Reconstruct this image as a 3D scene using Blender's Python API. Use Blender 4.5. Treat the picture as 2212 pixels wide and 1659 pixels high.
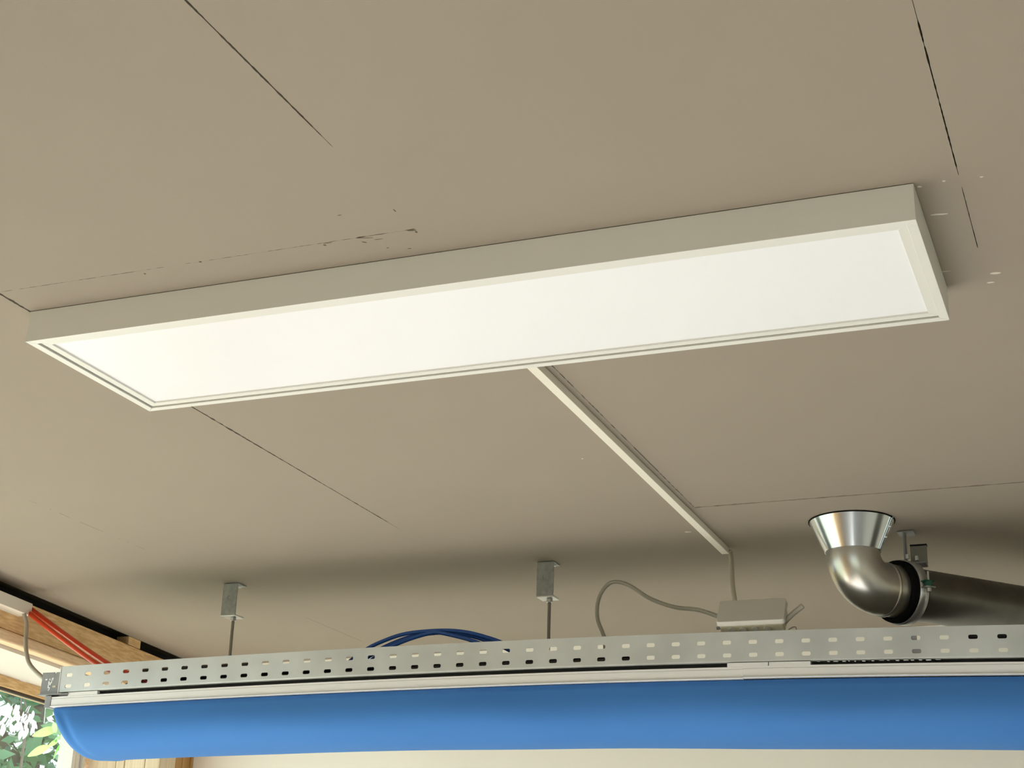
import bpy, math, random
from mathutils import Vector, Matrix

# ------------------------------------------------------------------ camera, world, sun, exposure
scene = bpy.context.scene
for o in list(bpy.data.objects):
    bpy.data.objects.remove(o)
C = scene.collection
H = 2.6                                   # ceiling height; every z below is measured from the ceiling

F_PX, PITCH, ROLL, YAW = 3368.2446, 0.35573, 0.03087, -0.38735
CAM = (1.37617, -1.59619, -0.8276)
cam = bpy.data.cameras.new('camera')
cam_o = bpy.data.objects.new('camera', cam)
C.objects.link(cam_o)
cam.sensor_width = 36.0
cam.lens = F_PX / 2212 * 36.0
cam.clip_start, cam.clip_end = 0.02, 200
fwd = Vector((math.sin(YAW) * math.cos(PITCH), math.cos(YAW) * math.cos(PITCH), math.sin(PITCH)))
rt = Vector((math.cos(YAW), -math.sin(YAW), 0))
up = rt.cross(fwd)
r2 = math.cos(ROLL) * rt + math.sin(ROLL) * up
u2 = -math.sin(ROLL) * rt + math.cos(ROLL) * up
mw = Matrix((r2, u2, -fwd)).transposed().to_4x4()
mw.translation = Vector((CAM[0], CAM[1], CAM[2] + H))
cam_o.matrix_world = mw
scene.camera = cam_o

world = bpy.data.worlds.new('sky')
scene.world = world
world.use_nodes = True
wn = world.node_tree
bg = wn.nodes['Background']
SKY_COLOR, SKY_STRENGTH = (0.74, 0.90, 1.0, 1), 1.8
bg.inputs[0].default_value = SKY_COLOR
bg.inputs[1].default_value = SKY_STRENGTH

sun = bpy.data.lights.new('sun', 'SUN')
sun.energy = 21.0
sun.angle = math.radians(1.0)
sun.color = (1.0, 0.955, 0.94)
sun_o = bpy.data.objects.new('sun', sun)
C.objects.link(sun_o)
sun_dir = Vector((1.02, -0.70, -0.72)).normalized()      # the way the sunlight travels
sun_o.rotation_euler = sun_dir.to_track_quat('-Z', 'Y').to_euler()
sun_o.location = (-8, -2, 9)

vs = scene.view_settings
vs.view_transform = 'Standard'
vs.look = 'None'
vs.gamma = 1.0
vs.use_curve_mapping = False
vs.exposure = 0.64
scene.cycles.use_denoising = True
scene.cycles.max_bounces = 10
scene.cycles.diffuse_bounces = 6
scene.cycles.sample_clamp_indirect = 6.0

rnd = random.Random(7)

# ------------------------------------------------------------------ materials
def new_mat(name):
    m = bpy.data.materials.new(name)
    m.use_nodes = True
    return m, m.node_tree, m.node_tree.nodes['Principled BSDF']

def mat(name, col, rough=0.5, metal=0.0, var=0.0, vscale=20.0, bump=0.0, bscale=200.0, stretch=(1, 1, 1), spec=0.5, rvar=0.0):
    m, nt, b = new_mat(name)
    b.inputs['Base Color'].default_value = (*col, 1)
    b.inputs['Roughness'].default_value = rough
    b.inputs['Metallic'].default_value = metal
    b.inputs['Specular IOR Level'].default_value = spec
    tc = nt.nodes.new('ShaderNodeTexCoord')
    mp = nt.nodes.new('ShaderNodeMapping')
    mp.inputs['Scale'].default_value = stretch
    nt.links.new(tc.outputs['Object'], mp.inputs[0])
    if var > 0 or rvar > 0:
        n = nt.nodes.new('ShaderNodeTexNoise')
        n.inputs['Scale'].default_value = vscale
        n.inputs['Detail'].default_value = 5
        nt.links.new(mp.outputs[0], n.inputs['Vector'])
        if var > 0:
            r = nt.nodes.new('ShaderNodeValToRGB')
            r.color_ramp.elements[0].position = 0.3
            r.color_ramp.elements[1].position = 0.7
            r.color_ramp.elements[0].color = (*[c * (1 - var) for c in col], 1)
            r.color_ramp.elements[1].color = (*[min(1, c * (1 + var)) for c in col], 1)
            nt.links.new(n.outputs[0], r.inputs[0])
            nt.links.new(r.outputs[0], b.inputs['Base Color'])
        if rvar > 0:
            mr = nt.nodes.new('ShaderNodeMapRange')
            mr.inputs[1].default_value, mr.inputs[2].default_value = 0.3, 0.7
            mr.inputs[3].default_value, mr.inputs[4].default_value = max(0.03, rough - rvar), rough + rvar
            nt.links.new(n.outputs[0], mr.inputs[0])
            nt.links.new(mr.outputs[0], b.inputs['Roughness'])
    if bump > 0:
        n2 = nt.nodes.new('ShaderNodeTexNoise')
        n2.inputs['Scale'].default_value = bscale
        n2.inputs['Detail'].default_value = 4
        nt.links.new(mp.outputs[0], n2.inputs['Vector'])
        bp = nt.nodes.new('ShaderNodeBump')
        bp.inputs['Strength'].default_value = bump
        bp.inputs['Distance'].default_value = 0.002
        nt.links.new(n2.outputs[0], bp.inputs['Height'])
        nt.links.new(bp.outputs[0], b.inputs['Normal'])
    return m

def wood(name, c0, c1, axis='y', scale=1.0):
    m, nt, b = new_mat(name)
    b.inputs['Roughness'].default_value = 0.5
    b.inputs['Specular IOR Level'].default_value = 0.3
    tc = nt.nodes.new('ShaderNodeTexCoord')
    mp = nt.nodes.new('ShaderNodeMapping')
    mp.inputs['Scale'].default_value = (130, 1.6, 130) if axis == 'y' else (110, 110, 1.2)
    nt.links.new(tc.outputs['Object'], mp.inputs[0])
    n = nt.nodes.new('ShaderNodeTexNoise')
    n.inputs['Scale'].default_value = 1.3 * scale
    n.inputs['Detail'].default_value = 3
    n.inputs['Distortion'].default_value = 0.15
    nt.links.new(mp.outputs[0], n.inputs['Vector'])
    r = nt.nodes.new('ShaderNodeValToRGB')
    r.color_ramp.elements[0].position = 0.35
    r.color_ramp.elements[1].position = 0.68
    r.color_ramp.elements[0].color = (*c0, 1)
    r.color_ramp.elements[1].color = (*c1, 1)
    nt.links.new(n.outputs[0], r.inputs[0])
    nt.links.new(r.outputs[0], b.inputs['Base Color'])
    return m

M = {}
M['ceiling'] = mat('plasterboard', (0.325, 0.277, 0.222), 0.9, var=0.025, vscale=2.2, bump=0.10, bscale=160, spec=0.15)
M['crack_dark'] = mat('board_core', (0.10, 0.08, 0.05), 0.95)
M['wall'] = mat('wall_paint', (0.93, 0.90, 0.81), 0.85, var=0.02, vscale=2.0, spec=0.2)
M['floor'] = mat('floor_screed', (0.60, 0.59, 0.58), 0.6, var=0.06, vscale=3)
M['frame'] = mat('lamp_frame_white', (0.75, 0.735, 0.68), 0.42, var=0.01, vscale=8, spec=0.35)
M['diffuser'] = mat('lamp_diffuser', (0.88, 0.87, 0.895), 0.28, var=0.004, vscale=5, spec=0.5)
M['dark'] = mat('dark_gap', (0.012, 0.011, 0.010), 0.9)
M['trunk'] = mat('trunking_plastic', (0.82, 0.77, 0.66), 0.45, spec=0.35)
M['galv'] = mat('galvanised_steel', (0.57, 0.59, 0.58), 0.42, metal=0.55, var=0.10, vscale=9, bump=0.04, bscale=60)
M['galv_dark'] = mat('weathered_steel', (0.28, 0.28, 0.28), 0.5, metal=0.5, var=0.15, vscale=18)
M['alu'] = mat('anodised_aluminium', (0.78, 0.77, 0.76), 0.38, metal=0.1, var=0.02, vscale=3)
M['bracket'] = mat('bracket_steel', (0.37, 0.38, 0.37), 0.48, metal=0.6, var=0.2, vscale=60, bump=0.1, bscale=200)
M['rod'] = mat('threaded_rod', (0.26, 0.235, 0.20), 0.5, metal=0.6)
M['nut'] = mat('zinc_nut', (0.65, 0.66, 0.66), 0.3, metal=0.8)
M['pipe'] = mat('welded_stainless', (0.60, 0.58, 0.53), 0.30, metal=0.9, var=0.18, vscale=14, bump=0.05, bscale=50, rvar=0.02)
for nd in M['pipe'].node_tree.nodes:            # yellow reflections painted into the colour as straw patches
    if nd.type == 'VALTORGB':
        nd.color_ramp.elements[0].color = (0.54, 0.53, 0.50, 1)
        nd.color_ramp.elements[1].color = (0.78, 0.70, 0.45, 1)
        nd.color_ramp.elements.new(0.52).color = (0.60, 0.585, 0.54, 1)
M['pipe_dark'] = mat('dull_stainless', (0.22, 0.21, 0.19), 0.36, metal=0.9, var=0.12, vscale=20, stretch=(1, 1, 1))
M['funnel'] = mat('bright_sheet_metal', (0.80, 0.84, 0.86), 0.20, metal=1.0, bump=0.05, bscale=30)
M['rubber'] = mat('black_rubber', (0.006, 0.006, 0.006), 0.8, spec=0.1)
M['green'] = mat('green_rubber', (0.01, 0.10, 0.06), 0.5)
M['box'] = mat('grey_plastic', (0.55, 0.53, 0.47), 0.5)
M['cable_cream'] = mat('cream_cable', (0.52, 0.48, 0.38), 0.5)
M['cable_grey'] = mat('grey_cable', (0.38, 0.355, 0.29), 0.5)
M['cable_blue'] = mat('blue_cable', (0.015, 0.085, 0.36), 0.35)
M['cable_black'] = mat('black_cable', (0.012, 0.012, 0.014), 0.45)
M['cable_red'] = mat('red_cable', (0.45, 0.03, 0.02), 0.4)
M['conduit_red'] = mat('orange_red_conduit', (0.66, 0.055, 0.012), 0.35)
M['white'] = mat('white_paint', (0.82, 0.80, 0.76), 0.5)
M['cream'] = mat('cream_plastic', (0.62, 0.57, 0.42), 0.5)
M['plaster'] = mat('plaster_lump', (0.62, 0.57, 0.46), 0.9)
M['label'] = mat('white_print', (0.92, 0.92, 0.95), 0.5)
M['gasket'] = mat('dark_gasket', (0.05, 0.035, 0.028), 0.6)
M['navy'] = mat('navy_seal', (0.05, 0.07, 0.20), 0.5)
M['pine'] = wood('pine_beam', (0.60, 0.36, 0.155), (0.80, 0.55, 0.28), 'y')
M['pine_pale'] = wood('pine_head', (0.78, 0.52, 0.30), (0.88, 0.66, 0.42), 'y')
M['pine_v'] = wood('pine_jamb', (0.72, 0.58, 0.40), (0.84, 0.72, 0.54), 'z')
M['pine_orange'] = wood('pine_corner', (0.46, 0.25, 0.08), (0.58, 0.34, 0.13), 'z')
M['soffit'] = mat('painted_soffit', (0.70, 0.66, 0.60), 0.7)
M['leaf'] = mat('dark_leaf', (0.10, 0.20, 0.10), 0.45, var=0.5, vscale=3)
M['leaf_lime'] = mat('lime_leaf', (0.42, 0.76, 0.26), 0.45)
M['petal'] = mat('white_petal', (0.80, 0.80, 0.83), 0.5)
M['bark'] = mat('bark', (0.12, 0.10, 0.08), 0.9, var=0.3, vscale=12)
M['ground'] = mat('terrace', (0.19, 0.21, 0.15), 0.9, var=0.15, vscale=1.5)

# cloth: matte blue with a fine weave
m, nt, b = new_mat('blue_cloth')
b.inputs['Roughness'].default_value = 0.75
b.inputs['Specular IOR Level'].default_value = 0.25
tc = nt.nodes.new('ShaderNodeTexCoord')
n = nt.nodes.new('ShaderNodeTexNoise')
n.inputs['Scale'].default_value = 3.0
n.inputs['Detail'].default_value = 3
nt.links.new(tc.outputs['Object'], n.inputs['Vector'])
r = nt.nodes.new('ShaderNodeValToRGB')
r.color_ramp.elements[0].color = (0.046, 0.183, 0.51, 1)
r.color_ramp.elements[1].color = (0.062, 0.215, 0.56, 1)
nt.links.new(n.outputs[0], r.inputs[0])
nt.links.new(r.outputs[0], b.inputs['Base Color'])
n2 = nt.nodes.new('ShaderNodeTexNoise')
n2.inputs['Scale'].default_value = 900
nt.links.new(tc.outputs['Object'], n2.inputs['Vector'])
bp = nt.nodes.new('ShaderNodeBump')
bp.inputs['Strength'].default_value = 0.15
bp.inputs['Distance'].default_value = 0.001
nt.links.new(n2.outputs[0], bp.inputs['Height'])
nt.links.new(bp.outputs[0], b.inputs['Normal'])
M['cloth'] = m

# window glass: clear pane with a faint reflection
m, nt, b = new_mat('window_glass')
nt.nodes.remove(b)
out = nt.nodes['Material Output']
tr = nt.nodes.new('ShaderNodeBsdfTransparent')
tr.inputs[0].default_value = (0.96, 0.985, 0.975, 1)
gl = nt.nodes.new('ShaderNodeBsdfGlossy')
gl.inputs['Roughness'].default_value = 0.02
mx = nt.nodes.new('ShaderNodeMixShader')
mx.inputs[0].default_value = 0.06
nt.links.new(tr.outputs[0], mx.inputs[1])
nt.links.new(gl.outputs[0], mx.inputs[2])
nt.links.new(mx.outputs[0], out.inputs[0])
M['glass'] = m

# ------------------------------------------------------------------ mesh helpers
class MB:
    def __init__(self):
        self.v, self.f, self.s = [], [], []
    def add(self, vs, fs, smooth=False):
        k = len(self.v)
        self.v += [tuple(p) for p in vs]
        self.f += [tuple(i + k for i in f) for f in fs]
        self.s += [smooth] * len(fs)
        return self
    def hexa(self, p):     # 8 points: bottom 4, top 4
        return self.add(p, [(3, 2, 1, 0), (4, 5, 6, 7), (0, 1, 5, 4), (1, 2, 6, 5), (2, 3, 7, 6), (3, 0, 4, 7)])
    def box(self, x0, x1, y0, y1, z0, z1):
        return self.hexa([(x0, y0, z0), (x1, y0, z0), (x1, y1, z0), (x0, y1, z0), (x0, y0, z1), (x1, y0, z1), (x1, y1, z1), (x0, y1, z1)])
    def prism(self, poly, frm, to):      # poly: list of Vector offsets, swept from frm to to
        n = len(poly)
        a = [Vector(frm) + Vector(q) for q in poly]
        b = [Vector(to) + Vector(q) for q in poly]
        return self.add(a + b, [tuple(range(n - 1, -1, -1)), tuple(range(n, 2 * n))] + [(i, (i + 1) % n, n + (i + 1) % n, n + i) for i in range(n)])
    def tube(self, pts, r, n=12, cap=True):
        pts = [Vector(p) for p in pts]
        rs = r if isinstance(r, (list, tuple)) else [r] * len(pts)
        vs_, fs_ = [], []
        t = (pts[1] - pts[0]).normalized()
        a = t.orthogonal().normalized()
        for i, p in enumerate(pts):
            if i == 0: t = pts[1] - pts[0]
            elif i == len(pts) - 1: t = pts[-1] - pts[-2]
            else: t = pts[i + 1] - pts[i - 1]
            t.normalize()
            a = (a - t * a.dot(t)).normalized()
            bb = t.cross(a)
            for k in range(n):
                g = 2 * math.pi * k / n
                vs_.append(p + rs[i] * (math.cos(g) * a + math.sin(g) * bb))
        for i in range(len(pts) - 1):
            for k in range(n):
                fs_.append((i * n + k, i * n + (k + 1) % n, (i + 1) * n + (k + 1) % n, (i + 1) * n + k))
        self.add(vs_, fs_, True)
        if cap:
            e = len(pts) - 1
            self.add([vs_[k] for k in range(n)], [tuple(range(n - 1, -1, -1))])
            self.add([vs_[e * n + k] for k in range(n)], [tuple(range(n))])
        return self
    def ring(self, c, axis, prof, n=48, smooth=True):   # prof: closed list of (along, radius)
        c, ax = Vector(c), Vector(axis).normalized()
        a = ax.orthogonal().normalized(); bb = ax.cross(a)
        m_ = len(prof); vs_ = []
        for k in range(n):
            g = 2 * math.pi * k / n
            d = math.cos(g) * a + math.sin(g) * bb
            vs_ += [c + ax * s + d * r_ for s, r_ in prof]
        fs_ = [(k * m_ + j, k * m_ + (j + 1) % m_, ((k + 1) % n) * m_ + (j + 1) % m_, ((k + 1) % n) * m_ + j) for k in range(n) for j in range(m_)]
        return self.add(vs_, fs_, smooth)
    def bend(self, fn):
        self.v = [tuple(fn(*p)) for p in self.v]
        return self

def link(name, mb, material, parent=None, bevel=0.0, seg=2):
    vs_ = [Vector((p[0], p[1], p[2] + H)) for p in mb.v]
    if parent is None:
        lo = [min(p[i] for p in vs_) for i in range(3)]; hi = [max(p[i] for p in vs_) for i in range(3)]
        org = Vector(((lo[0] + hi[0]) / 2, (lo[1] + hi[1]) / 2, lo[2]))
    else:
        q = parent
        org = Vector((0, 0, 0))
        while q is not None:
            org += q.location; q = q.parent
    me = bpy.data.meshes.new(name)
    me.from_pydata([tuple(p - org) for p in vs_], [], mb.f)
    me.polygons.foreach_set('use_smooth', mb.s)
    me.update()
    me.materials.append(material)
    o = bpy.data.objects.new(name, me)
    C.objects.link(o)
    if parent is None: o.location = org
    else: o.parent = parent
    if bevel > 0:
        bv = o.modifiers.new('bevel', 'BEVEL')
        bv.width = bevel; bv.segments = seg; bv.limit_method = 'ANGLE'; bv.angle_limit = math.radians(40)
        bv.harden_normals = False
    return o

def tag(o, label, cat=None, group=None):
    o['label'] = label
    if cat: o['category'] = cat
    if group: o['group'] = group
    return o

def thing(name, loc, label, cat, group=None):
    o = bpy.data.objects.new(name, None)
    o.empty_display_size = 0.05
    C.objects.link(o)
    o.location = (loc[0], loc[1], loc[2] + H)
    return tag(o, label, cat, group)

def struct(name, mb, material, bevel=0.0):
    o = link(name, mb, material, None, bevel)
    o['kind'] = 'structure'
    return o

def spline(pts, n=8):
    P = [Vector(p) for p in pts]
    P = [2 * P[0] - P[1]] + P + [2 * P[-1] - P[-2]]
    out_ = []
    for i in range(1, len(P) - 2):
        for k in range(n):
            t = k / n
            out_.append(0.5 * ((2 * P[i]) + (-P[i - 1] + P[i + 1]) * t + (2 * P[i - 1] - 5 * P[i] + 4 * P[i + 1] - P[i + 2]) * t * t + (-P[i - 1] + 3 * P[i] - 3 * P[i + 1] + P[i + 2]) * t ** 3))
    out_.append(P[-2])
    return out_

# ------------------------------------------------------------------ room shell
YB, XR, YF = 2.50, 4.2, -4.2
def wx(Y, o=0.0):                      # x of the left wall's inner face at Y, o metres outwards
    return -1.148 - o - 0.1313 * (Y - 1.368)
def lw(mb, y0, y1, o0, o1, z0, z1):
    return mb.hexa([(wx(y0, o1), y0, z0), (wx(y0, o0), y0, z0), (wx(y1, o0), y1, z0), (wx(y1, o1), y1, z0),
                    (wx(y0, o1), y0, z1), (wx(y0, o0), y0, z1), (wx(y1, o0), y1, z1), (wx(y1, o1), y1, z1)])

floor = struct('floor', MB().box(-2.2, XR, YF, YB, -H - 0.1, -H), M['floor'])
struct('ground', MB().box(-30, -2.2, -25, 30, -H - 0.2, -H - 0.08).box(-2.2, 14, -25, YF, -H - 0.2, -H - 0.08), M['ground'])

# ceiling: dark carrier slab with separate plasterboard sheets below it, joints partly filled
ceiling = struct('ceiling', MB().box(-2.0, XR, YF, YB + 0.3, 0.0135, 0.20), M['crack_dark'])

XJ = [-1.4, -0.62, 0.0, 0.62, 1.249, 1.87, 2.49, 3.11, XR]
YJ = {0: [YF, -1.2, 0.4, YB], 1: [YF, -2.3, -0.35, YB], 2: [YF, -2.068, -0.068, 1.932, YB], 3: [YF, -2.8, -0.8, 1.2, YB],
      4: [YF, -2.8, -0.8, 1.2, YB], 5: [YF, -1.9, 0.3, YB], 6: [YF, -0.8, 1.2, YB], 7: [YF, -2, 0.1, YB]}
def ramp(t, a, b):
    return max(0.0, min(1.0, (t - a) / (b - a)))
def hash1(a, b):
    v_ = math.sin(a * 127.1 + b * 311.7) * 43758.5453
    return v_ - math.floor(v_)
def jag(j, t, s=160.0):                # rough 0..1 noise along a joint
    k = math.floor(t * s); f_ = t * s - k
    return hash1(j, k) * (1 - f_) + hash1(j, k + 1) * f_
def gap_x(j, y):                       # half-width of the crack on joint line XJ[j] at y
    x = XJ[j]
    if abs(x) < 1e-6:
        g = 0.0006 + 0.0013 * (jag(1, y, 130) > 0.35) * jag(2, y, 200)
        g *= ramp(y, 1.21, 1.10)
        g += 0.0022 * jag(3, y, 260) * ramp(y, 0.85, 0.2)
        return g if y < 1.2 else 0.0
    if abs(x - 0.62) < 1e-6:
        if y < -0.28: return (0.0007 + 0.0010 * jag(5, y, 240) * (jag(6, y, 40) > 0.25)) * ramp(y, -0.25, -0.36)
        if 0.36 < y < 1.2: return 0.0006 * (jag(7, y, 120) > 0.42) + 0.0002
        return 0.0
    if abs(x - 1.249) < 1e-6:
        if y < 0.0: return 0.0003 + 0.0009 * jag(8, y, 240) * (jag(9, y, 90) > 0.25)
        if y < 0.03: return 0.0
        if y < 0.19: return 0.0003 + 0.0003 * jag(10, y, 150)
        return 0.0
    if abs(x + 0.62) < 1e-6:
        if 0.75 < y < 1.2: return 0.0005 * (jag(11, y, 60) > 0.62)
        if 1.93 < y < 2.25: return 0.0004
        return 0.0
    return 0.0006 if x > 1.3 and x < XR else 0.0
def gap_y(Y, x):
    if abs(Y + 0.068) < 1e-6:
        base = 0.0005 * (jag(12, x, 200) > 0.62) + 0.0001 * (jag(16, x, 30) > 0.3)
        return base + 0.0014 * jag(13, x, 200) * (jag(17, x, 60) > 0.4) * ramp(x, 0.44, 0.52)
    if abs(Y - 1.2) < 1e-6:
        return 0.0009 + 0.0060 * jag(14, x, 190) * jag(15, x, 60)
    return 0.0
def clip_left(poly):
    side = lambda p: p[0] - wx(p[1], 0.0)
    res_ = []
    for i in range(len(poly)):
        a, b_ = poly[i], poly[(i + 1) % len(poly)]
        sa, sb = side(a), side(b_)
        if sa >= 0: res_.append(a)
        if (sa >= 0) != (sb >= 0):
            t = sa / (sa - sb)
            res_.append((a[0] + (b_[0] - a[0]) * t, a[1] + (b_[1] - a[1]) * t))
    return res_
STEP = 0.005
for ci in range(len(XJ) - 1):
    x0, x1 = XJ[ci], XJ[ci + 1]
    ys = YJ[ci]
    for k in range(len(ys) - 1):
        y0, y1 = ys[k], ys[k + 1]
        fine = x0 < 1.5 and y1 > -0.9
        pts = []
        ny = max(1, int((y1 - y0) / STEP)) if fine else 1
        nx = max(1, int((x1 - x0) / STEP)) if fine else 1
        g = lambda fn, *a: fn(*a) if fine else 0.0
        for i in range(nx): pts.append((x0 + (x1 - x0) * i / nx, y0 + g(gap_y, y0, x0 + (x1 - x0) * i / nx)))
        for i in range(ny): pts.append((x1 - g(gap_x, ci + 1, y0 + (y1 - y0) * i / ny) if ci + 1 < len(XJ) - 1 else x1, y0 + (y1 - y0) * i / ny))
        for i in range(nx): pts.append((x1 - (x1 - x0) * i / nx, y1 - g(gap_y, y1, x1 - (x1 - x0) * i / nx)))
        for i in range(ny): pts.append((x0 + g(gap_x, ci, y1 - (y1 - y0) * i / ny) if ci > 0 else x0, y1 - (y1 - y0) * i / ny))
        if x0 < -0.3: pts = clip_left(pts)
        if len(pts) < 3: continue
        n_ = len(pts)
        mb = MB().add([(p[0], p[1], 0.0) for p in pts] + [(p[0], p[1], 0.0125) for p in pts],
                      [tuple(range(n_ - 1, -1, -1))] + [(i, (i + 1) % n_, n_ + (i + 1) % n_, n_ + i) for i in range(n_)])
        link('plasterboard_sheet', mb, M['ceiling'], ceiling)

# small dried plaster splashes and scrape marks on the boards
def blob(cx, cy, rx, ry, h=0.0006, ang=0.0, n=10):
    pts = []
    for k in range(n):
        g = 2 * math.pi * k / n
        q = 0.8 + 0.4 * rnd.random()
        u_, v_ = rx * q * math.cos(g), ry * q * math.sin(g)
        pts.append((cx + u_ * math.cos(ang) - v_ * math.sin(ang), cy + u_ * math.sin(ang) + v_ * math.cos(ang)))
    return MB().add([(p[0], p[1], 0.0) for p in pts] + [(cx, cy, -h)], [((i + 1) % n, i, n) for i in range(n)], True)
for (x, y, rx, ry, a) in [(1.217, 0.088, 0.011, 0.0022, 0.15), (1.205, 0.012, 0.003, 0.002, 0.5), (1.232, 0.007, 0.002, 0.002, 0), (1.272, 0.010, 0.002, 0.0015, 0),
                          (1.262, 0.275, 0.007, 0.003, 0.1), (1.253, 0.302, 0.005, 0.002, 0.1), (1.2, 0.25, 0.01, 0.001, 0.1), (0.515, 0.85, 0.002, 0.002, 0.3), (0.56, 1.37, 0.008, 0.004, 0.2)]:
    link('plaster_splash', blob(x, y, rx, ry, ang=a), M['plaster'], ceiling)
for (x, y, rx, ry, a) in [(0.135, -0.585, 0.0018, 0.0018, 0), (0.228, -0.058, 0.0018, 0.002, 0), (0.614, -0.066, 0.006, 0.0022, 0.2), (0.618, -0.060, 0.002, 0.003, 0.2), (0.552, -0.064, 0.012, 0.0012, 0.25), (0.545, -0.054, 0.004, 0.0014, 0.8), (0.565, -0.056, 0.006, 0.0010, 0.1), (0.500, -0.066, 0.006, 0.0012, 0.1), (0.494, -0.062, 0.002, 0.0020, 0.5), (0.318, -0.067, 0.002, 0.0020, 0.4),
                          (0.618, -0.12, 0.001, 0.004, 0), (0.55, -0.13, 0.003, 0.001, 0), (0.565, -0.03, 0.002, 0.001, 0), (0.59, -0.02, 0.003, 0.001, 0), (0.868, 0.082, 0.005, 0.001, 0.6)]:
    link('scrape_mark', blob(x, y, rx, ry, 0.0003, a), M['crack_dark'], ceiling)

wb = lambda x: YB - 0.045 * (x + 1.30)          # the back wall is a little out of square
struct('wall_back', MB().hexa([(-1.34, wb(-1.34), -H), (XR + 0.2, wb(XR + 0.2), -H), (XR + 0.2, YB + 0.2, -H), (-1.34, YB + 0.2, -H),
                               (-1.34, wb(-1.34), -0.0003), (XR + 0.2, wb(XR + 0.2), -0.0003), (XR + 0.2, YB + 0.2, -0.0003), (-1.34, YB + 0.2, -0.0003)]), M['wall'])
struct('wall_right', MB().box(XR, XR + 0.2, YF, YB, -H, 0.2), M['wall'])
struct('wall_front', MB().box(-0.9, 0.2, YF - 0.2, YF, -H, 0.2).box(3.4, XR, YF - 0.2, YF, -H, 0.2).box(0.2, 3.4, YF - 0.2, YF, -0.35, 0.2).box(0.2, 3.4, YF - 0.2, YF, -H, -1.6), M['wall'])

# left wall: sill, piers and a wooden head over the window band
JY = 2.283                             # far reveal of the window
wl = MB()
lw(wl, YF, YB, 0.035, 0.26, -H, -2.45)                    # low plinth
lw(wl, YF, YF + 0.35, 0.035, 0.26, -2.45, -0.13)          # near pier
lw(wl, YF + 0.35, -0.55, 0.035, 0.26, -2.45, -0.13)       # closed wall beside the window
lw(wl, JY + 0.03, YB, 0.035, 0.30, -2.45, -0.13)          # far pier behind the boards
lw(wl, YF, YB, 0.035, 0.30, -0.126, -0.024)               # lintel core
wall_left = struct('wall_left', wl, M['pine'])
link('beam', lw(MB(), YF, YB, 0.0, 0.034, -0.106, -0.0245), M['pine'], wall_left, 0.002)
link('head_board', lw(MB(), YF, YB, -0.004, 0.030, -0.136, -0.107), M['pine_pale'], wall_left, 0.006, 3)
link('gap_backing', lw(MB(), YF, YB, 0.06, 0.30, -0.022, 0.0130), M['dark'], wall_left)
link('packing_block', lw(MB(), 2.03, 2.10, 0.0, 0.04, -0.0235, -0.001), M['pine'], wall_left)
link('soffit', lw(MB(), YF, JY, 0.031, 0.24, -0.144, -0.127), M['soffit'], wall_left)
# boards of the reveal and of the corner
def plank(y0, y1, o0, o1, mat_, z1=-0.137):
    link('board', lw(MB(), y0, y1, o0, o1, -2.45, z1), mat_, wall_left, 0.0015)
oj = [0.24, 0.145, 0.115, 0.045, -0.001]
for a, b_ in zip(oj[:-1], oj[1:]):
    plank(JY, JY + 0.028, b_ + 0.001, a - 0.001, M['pine_v'], -0.145)
plank(JY + 0.001, 2.385, -0.004, 0.022, M['pine_v'])
plank(2.387, 2.435, 0.0, 0.03, M['pine_orange'])
plank(2.437, 2.486, 0.0, 0.03, M['pine_orange'])
plank(2.488, 2.499, -0.006, 0.03, M['pine_orange'])

# windows in the left wall
def window(name, y0, y1):
    w_ = struct(name, lw(MB(), y0, y1, 0.241, 0.30, -0.172, -0.144), M['pine'])      # head rail
    link('gasket', lw(MB(), y0, y1 - 0.10, 0.252, 0.262, -0.180, -0.1725), M['gasket'], w_)
    link('bottom_rail', lw(MB(), y0, y1, 0.241, 0.30, -2.45, -2.38), M['pine'], w_)
    link('stile', lw(MB(), y0, y0 + 0.07, 0.241, 0.30, -2.379, -0.173), M['white'], w_)
    link('stile', lw(MB(), y1 - 0.088, y1 - 0.069, 0.245, 0.295, -2.379, -0.173), M['white'], w_)
    link('seal', lw(MB(), y1 - 0.0685, y1 - 0.0515, 0.268, 0.295, -2.379, -0.173), M['navy'], w_)
    link('stile', lw(MB(), y1 - 0.051, y1 - 0.030, 0.255, 0.295, -2.379, -0.173), M['white'], w_)
    link('seal', lw(MB(), y1 - 0.0295, y1 - 0.0215, 0.270, 0.295, -2.379, -0.173), M['navy'], w_)
    link('stile', lw(MB(), y1 - 0.021, y1 - 0.007, 0.250, 0.295, -2.379, -0.173), M['white'], w_)
    link('seal', lw(MB(), y1 - 0.0065, y1, 0.270, 0.295, -2.379, -0.173), M['navy'], w_)
    link('pane', lw(MB(), y0 + 0.07, y1 - 0.089, 0.275, 0.281, -2.379, -0.173), M['glass'], w_)
window('window_1', -0.55, JY)

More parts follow.
